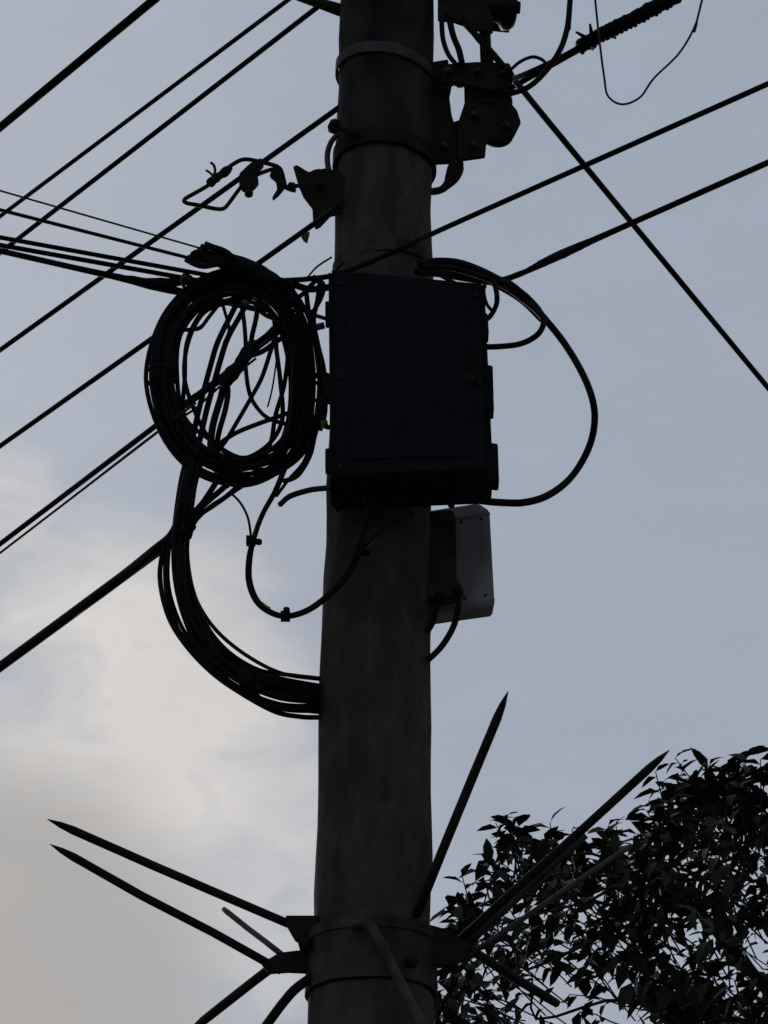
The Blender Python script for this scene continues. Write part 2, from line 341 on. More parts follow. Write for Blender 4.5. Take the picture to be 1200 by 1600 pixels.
WD = [
    (hl((0, 199), (240, 0), 6.05), 6.8, 'thickest black wire cutting across the top left corner of the sky', (40, 6)),
    (hl((0, 338), (450, 0), 6.36), 3.5, 'thin black wire from left edge to top edge, second from the corner', (40, 6)),
    (hl((0, 395), (500, 8), 6.30), 4, 'thin black wire running up to the tie rod at the top left of the pole', (40, 0)),
    (hl((0, 547), (545, 157), 6.0), 4.2, 'black wire passing through the tension clamp up to the pole', (40, 0)),
    (hl((0, 697), (530, 322), 5.45), 4.2, 'black wire passing behind the coil top to the left insulator bracket', (40, 0)),
    ([Z(0, 850, 5.05), Z(120, 759, 5.05), A(245, 664, 6.33), A(300, 623, 6.3), A(350, 585, 6.27), A(400, 545, 6.25), A(450, 508, 6.24)], 4.4, 'black wire entering the coil from the left edge, just above a thin parallel one', (40, 0)),
    ([Z(0, 864, 5.0), Z(120, 772, 5.0), A(250, 672, 6.35), A(300, 642, 6.3), A(345, 603, 6.28), A(400, 560, 6.26)], 2.0, 'thinnest grey wire running just under a thicker one to the coil', (40, 0)),
    ([Z(0, 1042, 4.69), Z(110, 961, 4.69), Z(190, 902, 4.69), A(240, 862, 6.25), A(270, 836, 6.22), A(284, 800, 6.2), A(293, 750, 6.2)], 8.5, 'thick black cable rising from the lower left edge into the hanging bundle', (40, 0)),
    (hl((0, 298), (310, 387), 5.55), 1.6, 'very thin grey wire, topmost of the left fan, reaching the cut cable ends', (30, 0)),
    (hl((0, 328), (330, 412), 5.52), 3.0, 'thin black wire second from the top of the left fan running to the coil', (30, 0)),
    (hl((0, 371), (325, 430), 5.50), 3.8, 'black wire in the middle of the left fan above two thicker ones', (30, 0)),
    (hl((0, 383), (325, 441), 5.48), 4.0, 'black wire fourth from the top of the fan running to the top of the coil', (30, 0)),
    ([Z(0, 392, 5.45), Z(110, 417, 5.45), Z(205, 436, 5.45), Z(250, 441, 5.45), A(300, 440, 6.3), A(335, 434, 6.28)], 4.8, 'lowest black cable of the left fan with a lumpy splice before the coil', (30, 0)),
    ([A(725, 35, 6.25), A(775, 90, 6.28)] + hl((850, 182), (1200, 606), 6.22), 5.0, 'black wire slanting steeply down to the right edge from the rack', (0, 40)),
    ([A(380, 452, 6.25), A(430, 440, 6.18), A(480, 436, 6.13), A(530, 428, 6.12), A(600, 400, 6.12), A(640, 382, 6.12)] + hl((700, 354), (1200, 131), 5.56), 4.3, 'upper black wire crossing the front of the pole and leaving at the right edge', (0, 30)),
    ([A(690, 416, 6.16), A(740, 436, 6.16), A(780, 438, 6.16), A(815, 427, 6.15), A(845, 413, 6.13)] + hl((905, 385), (1200, 254), 5.5), 4.8, 'lower black wire with a lumpy splice leaving the box toward the right edge', (0, 30)),
]
def b16(q):
    x = q.x / (depth(q) / F) + 600
    return 1 + .55 * max(0, 1 - abs(x - 880) / 55) + .12 * noise.noise(q * 60) if 800 < x < 950 else 1
def b8(q):
    x = q.x / (depth(q) / F) + 600
    return 1 + .6 * max(0, 1 - abs(x - 250) / 55) + .35 * noise.noise(q * 40) if 190 < x < 310 else 1
for i, (P, r, lab, ext) in enumerate(WD):
    wire(P, r, lab, ext=ext, m='dusty' if i in (6, 8) else 'rubber', bumps=b16 if i == 15 else b8 if i == 12 else None, sub=24 if i in (12, 15) else 10)
# rack cable at top right with helical grip
H = 6.22
P = [A(790, 128, 6.25)] + [Z(x, y, H) for x, y in ((825, 114), (870, 93), (905, 74), (945, 52), (990, 30), (1040, 2))]
wire(P, 4.5, 'black wire wrapped in a ragged helical grip at the top right corner', ext=(0, 30), sub=12)
gp = thing('helical_grip', Z(980, 36, H), 'ragged helical grip wrapped around the wire at the top right', 'wire grip')
C = catmull([Z(x, y, H) for x, y in ((905, 74), (945, 52), (990, 30), (1030, 8), (1060, -8))], 40)
for k in range(3):
    g = MB(); Q = []
    for i, q in enumerate(C):
        a = i * .33 + k * 2.1; rr_ = .014 + .006 * noise.noise(q * 9 + V((k, 0, 0))); Q.append(q + V((0, math.cos(a), 0)) * rr_ + V((-.4, 0, .9)) * math.sin(a) * rr_)
    g.tube(Q, .0075, 6); g.build('grip_wire', M['rubber'], gp)
g = MB()
for a, c_ in (((922, 64), (922, 38)), ((924, 66), (900, 50)), ((930, 66), (925, 78)), ((918, 66), (906, 74)), ((950, 50), (962, 60))):
    P = [Z(*a, H), Z((a[0] + c_[0]) / 2 + 2, (a[1] + c_[1]) / 2, H), Z(*c_, H)]; g.tube(P, [.008, .006, .003], 6)
g.build('wire_end', M['rubber'], gp)
wire([A(780, 150, 6.22)] + [A(x, y, 6.15) for x, y in ((822, 138), (852, 112), (875, 78), (886, 45), (890, 10), (893, -30))], 4.6, 'black cable curving up from the rack to the top edge right of the insulators', 'lead_cable', 'cable', (0, 6))
wire([A(x, y, 6.18) for x, y in ((795, 112), (812, 97), (832, 89), (848, 94), (855, 104))], 2.8, 'small arched black wire loop just right of the insulator rack', 'jumper_cable', 'cable')
wire([A(x, y, 6.0) for x, y in ((926, -40), (932, 20), (938, 75), (944, 120), (950, 150), (972, 163), (1000, 152), (1022, 122), (1062, 82), (1088, 35), (1102, -20))], 1.8, 'thin grey wire hanging in a loose loop from the top edge at right', 'drop_wire', 'wire', (5, 5), m='dusty')

# ------------------------------------------------------------------ black distribution box
dbx = thing('distribution_box', A(645, 770, 6.05), 'large matte black distribution box strapped to the front of the pole', 'junction box')
fc = pw([(513, 419), (757, 441), (771, 742), (516, 752)], 5.98)
g = MB(); g.prism(fc, V((0, .155, 0))); g.build('body', M['plastic'], dbx, bevel=.008)
g = MB(); g.prism(pw([(521, 429), (750, 450), (763, 734), (523, 743)], 5.966), V((0, .013, 0))); g.build('door', M['plastic'], dbx, bevel=.004)
g = MB(); g.prism(pw([(540, 462), (732, 478), (743, 712), (542, 718)], 5.962), V((0, .006, 0))); g.build('door_panel', M['plastic'], dbx, bevel=.002)
for x, y in ((530, 444), (743, 462), (754, 726), (532, 732), (528, 590), (749, 600)):
    g = MB(); g.lathe(A(x, y, 5.968), V((0, -1, 0)), [(0, .007), (.005, .007), (.006, .005)], 10); g.build('screw', M['darksteel'], dbx)
g = MB(); g.lathe(A(735, 595, 5.968), V((0, -1, 0)), [(0, .013), (.012, .013), (.013, .010)], 16); g.build('lock', M['darksteel'], dbx)
for y0, y1, x0, x1 in ((486, 520, 757, 764), (568, 640, 760, 772), (690, 752, 764, 780)):
    g = MB(); g.prism(pw([(x0 - 6, y0), (x1 - 2, y0 + 3), (x1, y1), (x0 - 6, y1 - 2)], 5.985), V((0, .05, 0))); g.build('latch', M['plastic'], dbx, bevel=.002)
for y0 in (470, 590, 700):
    g = MB(); g.prism(pw([(508, y0), (517, y0), (517, y0 + 30), (508, y0 + 30)], 6.0), V((0, .04, 0))); g.build('hinge', M['plastic'], dbx, bevel=.002)
for x in (575, 620, 665, 705):
    g = MB(); c = A(x, 768, 6.06); g.lathe(c + V((0, 0, .02)), V((0, 0, -1)), [(0, .012), (.03, .012), (.03, .016), (.045, .016), (.05, .008), (.06, .008)], 12); g.build('cable_gland', M['plastic'], dbx)
g = MB(); g.lathe(A(543, 776, 6.13), V((0, -1, -.3)), [(0, .010), (.02, .010)], 6); g.build('mounting_bolt', M['galv'], dbx)
plate(dbx, 'mounting_bracket', [(519, 740), (556, 740), (556, 792), (540, 788), (524, 796)], 6.135, .02, 'darksteel')
# ------------------------------------------------------------------ grey metal box behind
gbx = thing('meter_box', A(725, 960, 6.4), 'pale grey metal box on the right side of the pole below the black box', 'metal box')
c0 = A(773, 943, 6.30); x0 = A(640, 962, 6.30).x
zt, zb = hz(766, 797, 6.30), c0.z
u = V((x0 - c0.x, .07, 0)); vv = V((-.004, .085, 0))          # face runs left and away, side runs back
lean = V((-.008, 0, 0))
g = MB()
bl = [c0, c0 + u, c0 + u + vv * .9, c0 + vv * .9]
tp = [p + V((0, 0, zt - zb)) + lean for p in bl]; cap = [p + V((0, 0, .03)) + (sum(tp, V()) / 4 - p) * .25 for p in tp]
g.add(bl + tp + cap, [(0, 1, 2, 3)] + [(i, (i + 1) % 4, (i + 1) % 4 + 4, i + 4) for i in range(4)] + [(i + 4, (i + 1) % 4 + 4, (i + 1) % 4 + 8, i + 8) for i in range(4)] + [(8, 9, 10, 11)])
g.build('housing', M['paint'], gbx, bevel=.004)
un = u.normalized(); nn_ = un.cross(V((0, 0, 1))).normalized(); nn_ = nn_ if nn_.y < 0 else -nn_
for f in (.10, .34):
    for h in (.10, .92):
        g = MB(); g.lathe(c0 + u * f + V((0, 0, (zt - zb) * h)) + lean * h - nn_ * .001, nn_, [(0, .004), (.003, .004)], 8); g.build('screw', M['galv'], gbx)
for h in (.045, .965):
    g = MB(); g.box(c0 + u * .5 + V((0, 0, (zt - zb) * h)) + lean * h, (u.length * .5, .003, .002), Matrix((un, V((0, 0, 1)).cross(un), V((0, 0, 1)))).transposed()); g.build('cover_lip', M['paint'], gbx)
plate(gbx, 'mounting_bracket', [(655, 800), (706, 796), (712, 806), (713, 903), (722, 914), (720, 928), (690, 934), (655, 934)], 6.26, .05, 'rust', .003)
for k, pts in enumerate((((686, 934), (682, 950), (676, 972), (668, 986)), ((716, 928), (716, 950), (708, 980), (690, 1010), (668, 1032)))):
    g = MB(); P = catmull([A(x, y, 6.24 - .01 * k) for x, y in pts], 6); g.tube(P, rad(5, P[0])); g.build('lead', M['rubber'], gbx)
for x, y in ((687, 934), (716, 927)):
    g = MB(); c = A(x, y, 6.24); g.lathe(c + V((0, 0, .01)), V((0, 0, -1)), [(0, .013), (.016, .013), (.02, .009)], 12); g.build('gland', M['rubber'], gbx)
# ------------------------------------------------------------------ coil
coil = thing('cable_coil', A(365, 748, 6.2), 'thick round coil of black cable hanging left of the box', 'cable coil')
CC = [(352, 444), (304, 464), (266, 515), (254, 590), (270, 665), (312, 716), (372, 739), (428, 726), (462, 678), (474, 600), (466, 522), (442, 470), (402, 443)]
cen = V((368, 588))
def ring(off, dy, ph, amp, r):
    P = []
    for i, (x, y) in enumerate(CC):
        d = V((x, y)) - cen; n_ = d.normalized(); am = amp * (1.9 if 5 <= i <= 8 else 1); k = off + am * math.sin(i * 1.1 + ph) + am * .6 * math.sin(i * 2.3 + ph * 2) + random.uniform(-1.3, 1.3)
        q = V((x, y)) + n_ * k; P.append(A(q.x, q.y, 6.2 + dy + .012 * math.sin(i * .9 + ph * 3)))
    g = MB(); C = catmull(P, 7, True); g.tube(C, rad(r, C[0]), 8, True); return g.build('cable_turn', M['rubber'], coil)
for i in range(14):
    ring(-16 + 32 * ((i * 9) % 14) / 13 + random.uniform(-1.5, 1.5), random.uniform(-.04, .04), random.uniform(0, 6), random.uniform(1.5, 5.5), 4.0)
for i, (o_, a) in enumerate(((-34, 5), (-27, 6), (22, 3), (-23, 4))): ring(o_, .03 * (i % 2) - .01, i * 1.7 + .5, a, 3.6)
for (x, y, tx, ty) in ((250, 590, 1, .05), (350, 735, .3, 1), (480, 610, 1, .1), (300, 452, .7, .7)):
    g = MB(); d = V((tx, 0, -ty)).normalized(); c = A(x, y, 6.2); Q = [c + d * (.036 * math.cos(a * math.pi / 8)) + V((0, .058 * math.sin(a * math.pi / 8), 0)) for a in range(16)]; g.tube(Q, .0045, 6, True); g.build('cable_tie', M['rubber'], coil)
# sheaf of cut cable ends at the coil top
sh = thing('splice_bundle', A(400, 430, 6.2), 'sheaf of cut black cable ends pointing up left above the coil', 'cable splice')
for k in range(13):
    a = k / 12; ex, ey = 290 + 36 * ((k * 5) % 13) / 12, 400 - 22 * ((k * 5) % 13) / 12 + random.uniform(-4, 4)
    ey += 3
    P = catmull([A(ex, ey, 6.12 + .02 * (k % 5)), A(ex + 30, ey + 13 + random.uniform(-3, 3), 6.12 + .02 * (k % 5)), A(375 + 10 * a, 408 + 18 * ((k * 5) % 13) / 12 * 1.0 - 3, 6.15), A(415, 428 + 14 * a, 6.17), A(450, 445 + 12 * a, 6.2)], 5)
    g = MB(); g.tube(P, rad(4.6 + random.uniform(-.6, 1), P[0])); g.build('cut_cable', M['rubber'], sh)
g = MB(); P = catmull([A(x, y, 6.16) for x, y in ((333, 400), (368, 414), (402, 428), (432, 446))], 6); g.tube(P, [rad(13 + 4 * math.sin(i * .17), P[0]) + .004 * noise.noise(q * 30) for i, q in enumerate(P)], 12); g.build('splice_sleeve', M['rubber'], sh)
g = MB(); P = catmull([A(x, y, 6.22) for x, y in ((345, 430), (370, 446), (405, 452), (440, 452))], 6); g.tube(P, [rad(16 + 4 * math.sin(i * .35), P[0]) + .006 * noise.noise(q * 30) for i, q in enumerate(P)], 12); g.build('splice_sleeve', M['rubber'], sh)
for (x, y, s_, mm) in ((383, 474, 5, 'purple'), ):
    g = MB(); c = A(x, y, 6.13); g.box(c, (rad(s_, c), .008, rad(s_ * .8, c)), Matrix.Rotation(.5, 3, 'Y')); g.build('purple_tie', M[mm], sh, bevel=.002)

# ------------------------------------------------------------------ loose cables inside and around the coil
def cable(pts, r, Y, label, name='loose_cable', m='rubber', parent=None, n=7, dy=0.03, cat='cable', group='loose cables around the coil'):
    P = [A(p[0], p[1], (p[2] if len(p) > 2 else Y + dy * math.sin(i * 1.3 + Y * 50))) for i, p in enumerate(pts)]
    C = catmull(P, n); g = MB(); g.tube(C, rad(r, C[0]))
    if parent: return g.build(name, M[m], parent)
    return tag(g.build(name, M[m]), label, cat, group)
IN = [
    ([(376, 462), (362, 490), (340, 535), (328, 575), (318, 612), (309, 648), (300, 690)], 4.6, 'left one of two parallel black cables sweeping down inside the coil'),
    ([(390, 465), (377, 490), (356, 528), (344, 564), (334, 600), (323, 640), (314, 680), (306, 712)], 4.6, 'right one of two parallel black cables sweeping down inside the coil'),
    ([(340, 478), (326, 496), (314, 511), (300, 515), (270, 515)], 3.4, 'short black cable hooking left across the upper inside of the coil'),
    ([(438, 500), (424, 545), (409, 590), (392, 622), (370, 660), (352, 690), (334, 712)], 3.6, 'straight black cable running from the upper right inside the coil to its bottom'),
    ([(374, 460), (381, 500), (384, 540), (384, 575), (390, 615), (404, 640), (422, 655), (452, 664)], 3.4, 'black cable bending in a wide curve to the lower right inside the coil'),
    ([(455, 644), (432, 652), (404, 662), (376, 673), (356, 684), (330, 704)], 3.8, 'black cable lying low across the inside bottom of the coil'),
    ([(440, 500), (418, 524), (398, 540), (386, 560), (372, 580), (352, 600), (344, 625), (332, 668), (328, 712)], 5.5, 'thickest black cable snaking down the middle of the coil'),
    ([(352, 590), (356, 612), (352, 640), (342, 676), (336, 714)], 4.6, 'black cable dropping from the knot to the coil bottom'),
    ([(434, 535), (431, 570), (425, 609), (418, 636)], 1.4, 'very thin dangling wire end inside the right half of the coil'),
    ([(404, 470), (400, 498), (394, 524), (390, 548)], 4.0, 'short black cable dropping from the splice to the knot'),
    ([(398, 478), (414, 492), (432, 500), (452, 512)], 3.6, 'short black cable reaching right from the splice inside the coil'),
    ([(345, 466), (352, 490), (358, 515), (350, 536)], 2.6, 'short thin cable end under the left side of the splice'),
    ([(392, 556), (412, 548), (434, 532), (455, 520)], 4.2, 'short black cable joining the knot to the right rim of the coil'),
    ([(288, 634), (310, 618), (330, 603), (350, 592)], 5.4, 'short thick cable between the left rim and the knot'),
]
for P, r, lab in IN: cable(P, r, 6.2 + random.uniform(-.03, .03), lab, m='dusty' if r < 2 else 'rubber')
kn = thing('splice_knot', A(375, 570, 6.2), 'lumpy taped knot of cables at the centre of the coil', 'cable knot')
for a, c_, r in (((398, 536), (372, 574), 10), ((376, 570), (346, 604), 11)):
    g = MB(); P = catmull([A(*a, 6.17), A((a[0] + c_[0]) / 2, (a[1] + c_[1]) / 2 - 2, 6.16), A(*c_, 6.17)], 7); g.tube(P, [rad(r * (.7 + .4 * math.sin(math.pi * i / 14)), q) + .004 * noise.noise(q * 45) for i, q in enumerate(P)], 12); g.build('taped_joint', M['rubber'], kn)
# tangle between coil and box
TG = [
    ([(430, 436), (460, 445), (485, 452), (520, 448)], 5.5, 'thick black cable bridging from the coil top to the box corner'),
    ([(420, 452), (448, 470), (470, 462), (492, 440), (512, 432)], 3.8, 'black cable dipping between the coil and the top corner of the box'),
    ([(455, 440), (464, 470), (484, 488), (500, 470), (506, 445), (490, 432)], 3.4, 'small black loop beside the upper left corner of the box'),
    ([(500, 438), (496, 470), (490, 500), (497, 540), (506, 580), (508, 640), (500, 672)], 4, 'black cable hanging close along the left edge of the box'),
    ([(478, 452), (484, 500), (494, 545), (500, 600), (502, 640)], 4, 'black cable hanging between the coil rim and the box edge'),
    ([(446, 490), (468, 484), (490, 492), (516, 500)], 3.4, 'short black cable running level from the coil into the box side'),
    ([(480, 434), (492, 420), (502, 412), (518, 402)], 1.6, 'thin short wire end poking up at the top left of the box'),
    ([(488, 590), (502, 584), (514, 588)], 4.5, 'short cable stub from the coil rim into the middle of the box side'),
    ([(480, 672), (498, 664), (514, 668)], 4.5, 'short cable stub from the coil into the box side beside the green tape'),
    ([(503, 640), (492, 680), (484, 712), (466, 742), (444, 752)], 4, 'black cable curling from the box edge under the coil bottom right'),
    ([(488, 640), (484, 690), (474, 722), (452, 748), (432, 775)], 2.6, 'thin cable fanning out under the lower right of the coil'),
]
for P, r, lab in TG: cable(P, r, 6.14, lab, group='short cables between coil and box')
def tape(x, y, s_, mm, lab, Y=6.08):
    g = MB(); c = A(x, y, Y); g.lathe(c - V((rad(s_, c), 0, 0)), V((1, 0, .25)), [(0, .006), (0, .0085), (rad(2 * s_, c), .0085), (rad(2 * s_, c), .006)], 10)
    tag(g.build('marker_tape', M[mm]), lab, 'tape')
tape(507, 663, 5, 'green', 'bright green tape on a cable stub at the left edge of the box')
tape(501, 511, 6, 'purple', 'pale purple tape on a cable at the upper left edge of the box')
# ------------------------------------------------------------------ hanging bundle below the coil
hb = thing('cable_bundle', A(284, 850, 6.2), 'hanging bundle of black cables that curves from the coil down to the pole', 'cable bundle')
trunk = [(308, 706), (298, 745), (290, 790), (284, 830), (282, 870), (286, 915), (298, 960), (320, 1003), (352, 1038), (392, 1064), (440, 1080), (505, 1086)]
ends = [(1056, 0), (1074, .5), (1084, .8), (1090, 1), (1096, 1), (1112, 1.2), (1122, 1.3)]
def tr(off, ey, k, r=4.6, ph=0):
    P = []; n_ = len(trunk)
    for i, (x, y) in enumerate(trunk):
        a, b_ = trunk[max(0, i - 1)], trunk[min(n_ - 1, i + 1)]; d = V((b_[0] - a[0], b_[1] - a[1])).normalized(); nn = V((-d.y, d.x))
        s_ = i / (n_ - 1); spread = off * (1 + (0 if s_ < .5 else 0))
        ty = (ey - 1086) * max(0, (s_ - .35) / .65) ** 1.2
        q = V((x, y)) + nn * spread * (1 - .55 * s_) + nn * 2 * math.sin(i * .9 + ph); P.append(A(q.x + (-ty * .55 if s_ < .9 and s_ > .35 else 0), q.y + ty * (.75 if s_ < .9 else 1), 6.2 + .025 * math.sin(i * .7 + ph * 2)))
    P[-1] = A(497, ey, 6.27); P += [A(512, ey + 1, 6.40), A(550, ey + 3, 6.47), A(620, ey + 6, 6.48), A(668, ey + 2, 6.42)]
    g = MB(); g.tube(catmull(P, 7), rad(r, P[0])); g.build('cable', M['rubber'], hb)
for k, (off, ey) in enumerate(((-12, 1060), (-9, 1072), (-6, 1082), (-3, 1084), (0, 1088), (2, 1086), (4, 1092), (6, 1092), (8, 1096), (10, 1110), (12, 1104), (-1, 1078))): tr(off, ey, k, 4.5 if k else 3.6, k * 1.9)
for pts, r in (([(268, 830), (255, 860), (250, 905), (262, 960), (288, 1005), (330, 1050), (378, 1084), (430, 1112), (470, 1120), (505, 1121)], 4),
             ([(272, 834), (260, 870), (260, 920), (274, 975), (300, 1015), (345, 1055), (392, 1084), (440, 1104), (505, 1112)], 4),
             ([(266, 838), (262, 900), (272, 950), (296, 1000), (330, 1034), (380, 1070), (420, 1098), (460, 1108), (505, 1112)], 3.2),
             ([(372, 742), (345, 766), (322, 786), (302, 806), (290, 826)], 5), ([(384, 748), (352, 776), (328, 792), (305, 815), (296, 840)], 3.6),
             ([(345, 740), (335, 758), (318, 784), (304, 800)], 5), ([(400, 746), (366, 768), (335, 790), (310, 806)], 3.4),
             ([(294, 890), (308, 940), (338, 985), (385, 1024), (440, 1052), (505, 1061)], 3.2), ([(290, 900), (304, 950), (328, 1000), (356, 1040), (396, 1070)], 3.4)):
    P = [A(x, y, 6.2 + .02 * math.sin(i)) for i, (x, y) in enumerate(pts)]
    if pts[-1][0] == 505: ey = pts[-1][1]; P[-1] = A(497, ey, 6.27); P += [A(512, ey + 1, 6.40), A(550, ey + 3, 6.47), A(620, ey + 6, 6.48)]
    g = MB(); g.tube(catmull(P, 7), rad(r, P[0])); g.build('cable', M['rubber'], hb)
g = MB(); P = catmull([A(x, y, 6.17) for x, y in ((374, 1052), (395, 1068), (408, 1080))], 5); g.tube(P, [rad(9 + 3 * math.sin(i * .6), q) for i, q in enumerate(P)], 10); g.build('taped_joint', M['rubber'], hb)
g = MB(); g.tube([A(402, 1072, 6.17), A(407, 1062, 6.17), A(406, 1050, 6.17)], .003, 6); g.build('cable_tie', M['rubber'], hb)
# small slack loop
sl = thing('slack_loop', A(445, 965, 6.1), 'small u-shaped loop of black cable below the coil crossing the pole edge', 'cable loop')
LP = [(444, 735), (430, 768), (412, 800), (400, 830), (391, 865), (390, 905), (402, 938), (425, 957), (450, 962), (482, 952), (515, 927), (545, 894), (562, 860), (572, 825), (576, 785)]
for k, (dx, dy_, r) in enumerate(((0, 0, 4.2), (3, -4, 3), (-2, 3, 3.4))):
    P = [A(x + dx * math.sin(i * .8 + k), y + dy_ * math.sin(i * .5 + k * 1.3 + .5), 6.12 - .012 * max(0, min(i - 8, 4)) - .008 * k) for i, (x, y) in enumerate(LP)]
    g = MB(); g.tube(catmull(P, 7), rad(r, P[0])); g.build('cable', M['rubber'], sl)
g = MB(); P = [A(x, y, 6.11) for x, y in ((358, 768), (375, 785), (387, 808), (392, 838), (392, 862))]; g.tube(catmull(P, 7), rad(2, P[0])); g.build('cable', M['rubber'], sl)
g = MB(); P = [A(x, y, 6.06) for x, y in ((558, 868), (568, 856), (592, 832), (620, 814), (646, 802))]; g.tube(catmull(P, 7), rad(2.4, P[0])); g.build('cable', M['rubber'], sl)
for x, y, dx, dy_ in ((392, 845, 14, 2), (446, 963, 2, -12), (563, 860, 12, 4)):
    g = MB(); c = A(x, y, 6.1); g.tube([c, A(x + dx, y + dy_, 6.08)], .008, 8); g.box(c, (.011, .012, .009)); g.build('cable_tie', M['rubber'], sl)
g = MB(); g.tube(catmull([A(x, y, 6.115) for x, y in ((407, 944), (413, 949), (420, 953))], 4), rad(5.2, A(410, 948, 6.1))); g.build('green_tape', M['green'], sl)
cable([(438, 788), (452, 776), (475, 768), (495, 764), (524, 762)], 4.6, 6.14, 'short dusty grey cable arching from the lower left corner of the box', 'loose_cable', 'dusty')

# ------------------------------------------------------------------ loops right of the box
RG = 'cable loops right of the box'
cable([(655, 412, 6.12), (682, 408), (715, 410), (750, 422), (785, 440), (820, 462), (846, 492), (880, 534), (908, 580), (925, 622), (929, 660), (919, 702), (893, 745), (858, 773), (820, 785), (780, 785), (745, 781), (725, 772)], 5.6, 6.14, 'biggest black cable loop swinging out right of the box and back under it', 'cable_loop', group=RG, cat='cable loop')
cable([(660, 418, 6.12), (700, 418), (745, 430), (785, 446), (820, 470), (846, 494), (848, 510), (836, 526), (810, 538), (768, 542), (740, 540)], 4.6, 6.1, 'smaller black cable loop curling back into the right side of the box', 'cable_loop', group=RG, cat='cable loop')
cable([(650, 424, 6.12), (700, 424), (745, 436), (785, 438), (815, 458), (838, 480), (850, 500)], 5.6, 6.17, 'short thick black cable along the shoulder of the right loops', 'loose_cable', group=RG)
cable([(660, 414, 6.12), (700, 414), (740, 428), (776, 446), (815, 470), (846, 500)], 4.6, 6.2, 'short black cable under the shoulder of the right loops', 'loose_cable', group=RG)
cable([(660, 426, 6.10), (690, 428), (725, 434), (765, 440)], 6, 6.14, 'thick black cable lying along the top edge of the box', 'loose_cable', group=RG)
cable([(758, 440), (756, 455), (760, 474), (768, 485)], 2.8, 6.1, 'short thin cable dropping to the upper right corner of the box', 'loose_cable', group=RG)
cable([(772, 440), (776, 458), (776, 474), (770, 488), (762, 498), (752, 502)], 4.2, 6.1, 'short black cable hooking into the right side near the upper corner of the box', 'loose_cable', group=RG)
cable([(690, 432), (722, 446), (745, 447), (760, 448)], 3, 5.99, 'thin black cable lying on the top right corner of the box', 'loose_cable', group=RG, dy=.005)

# ------------------------------------------------------------------ climbing guard
cg = thing('climbing_guard', axis(zp(1561)), 'spiked steel anti climbing collar clamped round the lower pole', 'climbing guard')
strap(zp(1556), zp(1462), .009, .006).build('collar', M['steelgrey'], cg)
strap(zp(1480), zp(1468), .015, .004).build('collar_rim', M['steelgrey'], cg)
def spike(b_, t_, r, m='darksteel', blunt=False, name='spike'):
    g = MB(); d = t_ - b_; L_ = d.length; dn = d.normalized(); r = rad(r, b_)
    wv = lambda: V((random.uniform(-1, 1), random.uniform(-1, 1), random.uniform(-1, 1))) * L_ * .0035
    P = [b_, b_ + d * .3 + wv(), b_ + d * .6 + wv(), t_ - dn * r * 6, t_ - dn * r * 3, t_]
    g.tube(P, [r, r, r, r * .97, r * .7, r * .08] if not blunt else [r, r, r, r, r, r * .9], 8); g.build(name, M[m], cg)
spike(A(492, 1461, 6.28), A(74, 1280, 6.05), 7.2)
spike(A(440, 1517, 6.28), A(78, 1319, 6.12), 7.0)
spike(A(446, 1496, 6.42), A(350, 1421, 6.7), 5, 'galv', True)
spike(A(650, 1432, 6.20), A(794, 1080, 6.02), 7.6)
spike(A(700, 1486, 6.30), A(1046, 1172, 5.95), 7.2)
spike(A(722, 1482, 6.36), A(915, 1304, 6.25), 7.0, 'galv', True)
spike(A(722, 1500, 6.30), A(985, 1322, 6.5), 4.6, 'galv', True)
spike(A(440, 1500, 6.34), A(296, 1612, 6.7), 8)
spike(A(690, 1458, 6.26), A(870, 1568, 6.6), 8, 'darksteel', True)
g = MB(); P = catmull([A(552, 1447, 6.14), A(572, 1444, 6.12), A(588, 1462, 6.11), A(612, 1510, 6.10), A(664, 1612, 6.08)], 6); g.tube(P, rad(9, P[0]), 8); g.build('spike', M['galv'], cg)
g = MB(); P = catmull([A(490, 1525, 6.24), A(462, 1545, 6.24), A(440, 1570, 6.26), A(412, 1608, 6.3)], 6); g.tube(P, rad(8, P[0]), 8); g.build('spike', M['darksteel'], cg)
plate(cg, 'lug', [(446, 1430), (500, 1430), (500, 1470), (462, 1470), (448, 1446)], 6.24, .014)
plate(cg, 'lug', [(408, 1505), (436, 1488), (470, 1484), (500, 1490), (500, 1520), (450, 1518), (420, 1520)], 6.25, .014)
plate(cg, 'lug', [(655, 1440), (700, 1452), (735, 1478), (728, 1500), (690, 1510), (655, 1500)], 6.24, .014)
g = MB(); g.lathe(A(478, 1476, 6.24), V((0, -1, -.2)), [(0, .019), (.012, .019)], 6); g.lathe(A(478, 1476, 6.23), V((0, -1, -.2)), [(0, .009), (.03, .009)], 10); g.build('bolt', M['darksteel'], cg)
for x, y in ((642, 1502),): bolt(cg, A(x, y, 6.2), A(x, y, 6.12), .009)

# ------------------------------------------------------------------ tree behind, right
TY = 11.0
base = V((3.3, TY + .2, 0))
tree = thing('broadleaf_tree', base, 'leafy dark broadleaf tree rising behind the pole at the lower right', 'tree')
bound = [(640, 1560), (680, 1462), (710, 1432), (745, 1400), (775, 1340), (800, 1292), (825, 1286), (850, 1318), (900, 1322), (930, 1302), (960, 1302), (1000, 1330), (1028, 1300), (1045, 1218), (1080, 1205), (1120, 1196), (1160, 1192), (1200, 1222), (1260, 1250), (1340, 1200), (1500, 1160), (1800, 1180), (2100, 1300), (2300, 1500)]
def yb(x):
    if x < bound[0][0] or x > bound[-1][0]: return 9999
    for (a, b_), (c_, d) in zip(bound, bound[1:]):
        if a <= x <= c_: return b_ + (d - b_) * (x - a) / (c_ - a)
def toppx(p):
    q = p - EYE; d = q.dot(FW); return 600 + q.x / d * F, 800 - q.dot(UP) / d * F
tm = MB(); random.seed(21)
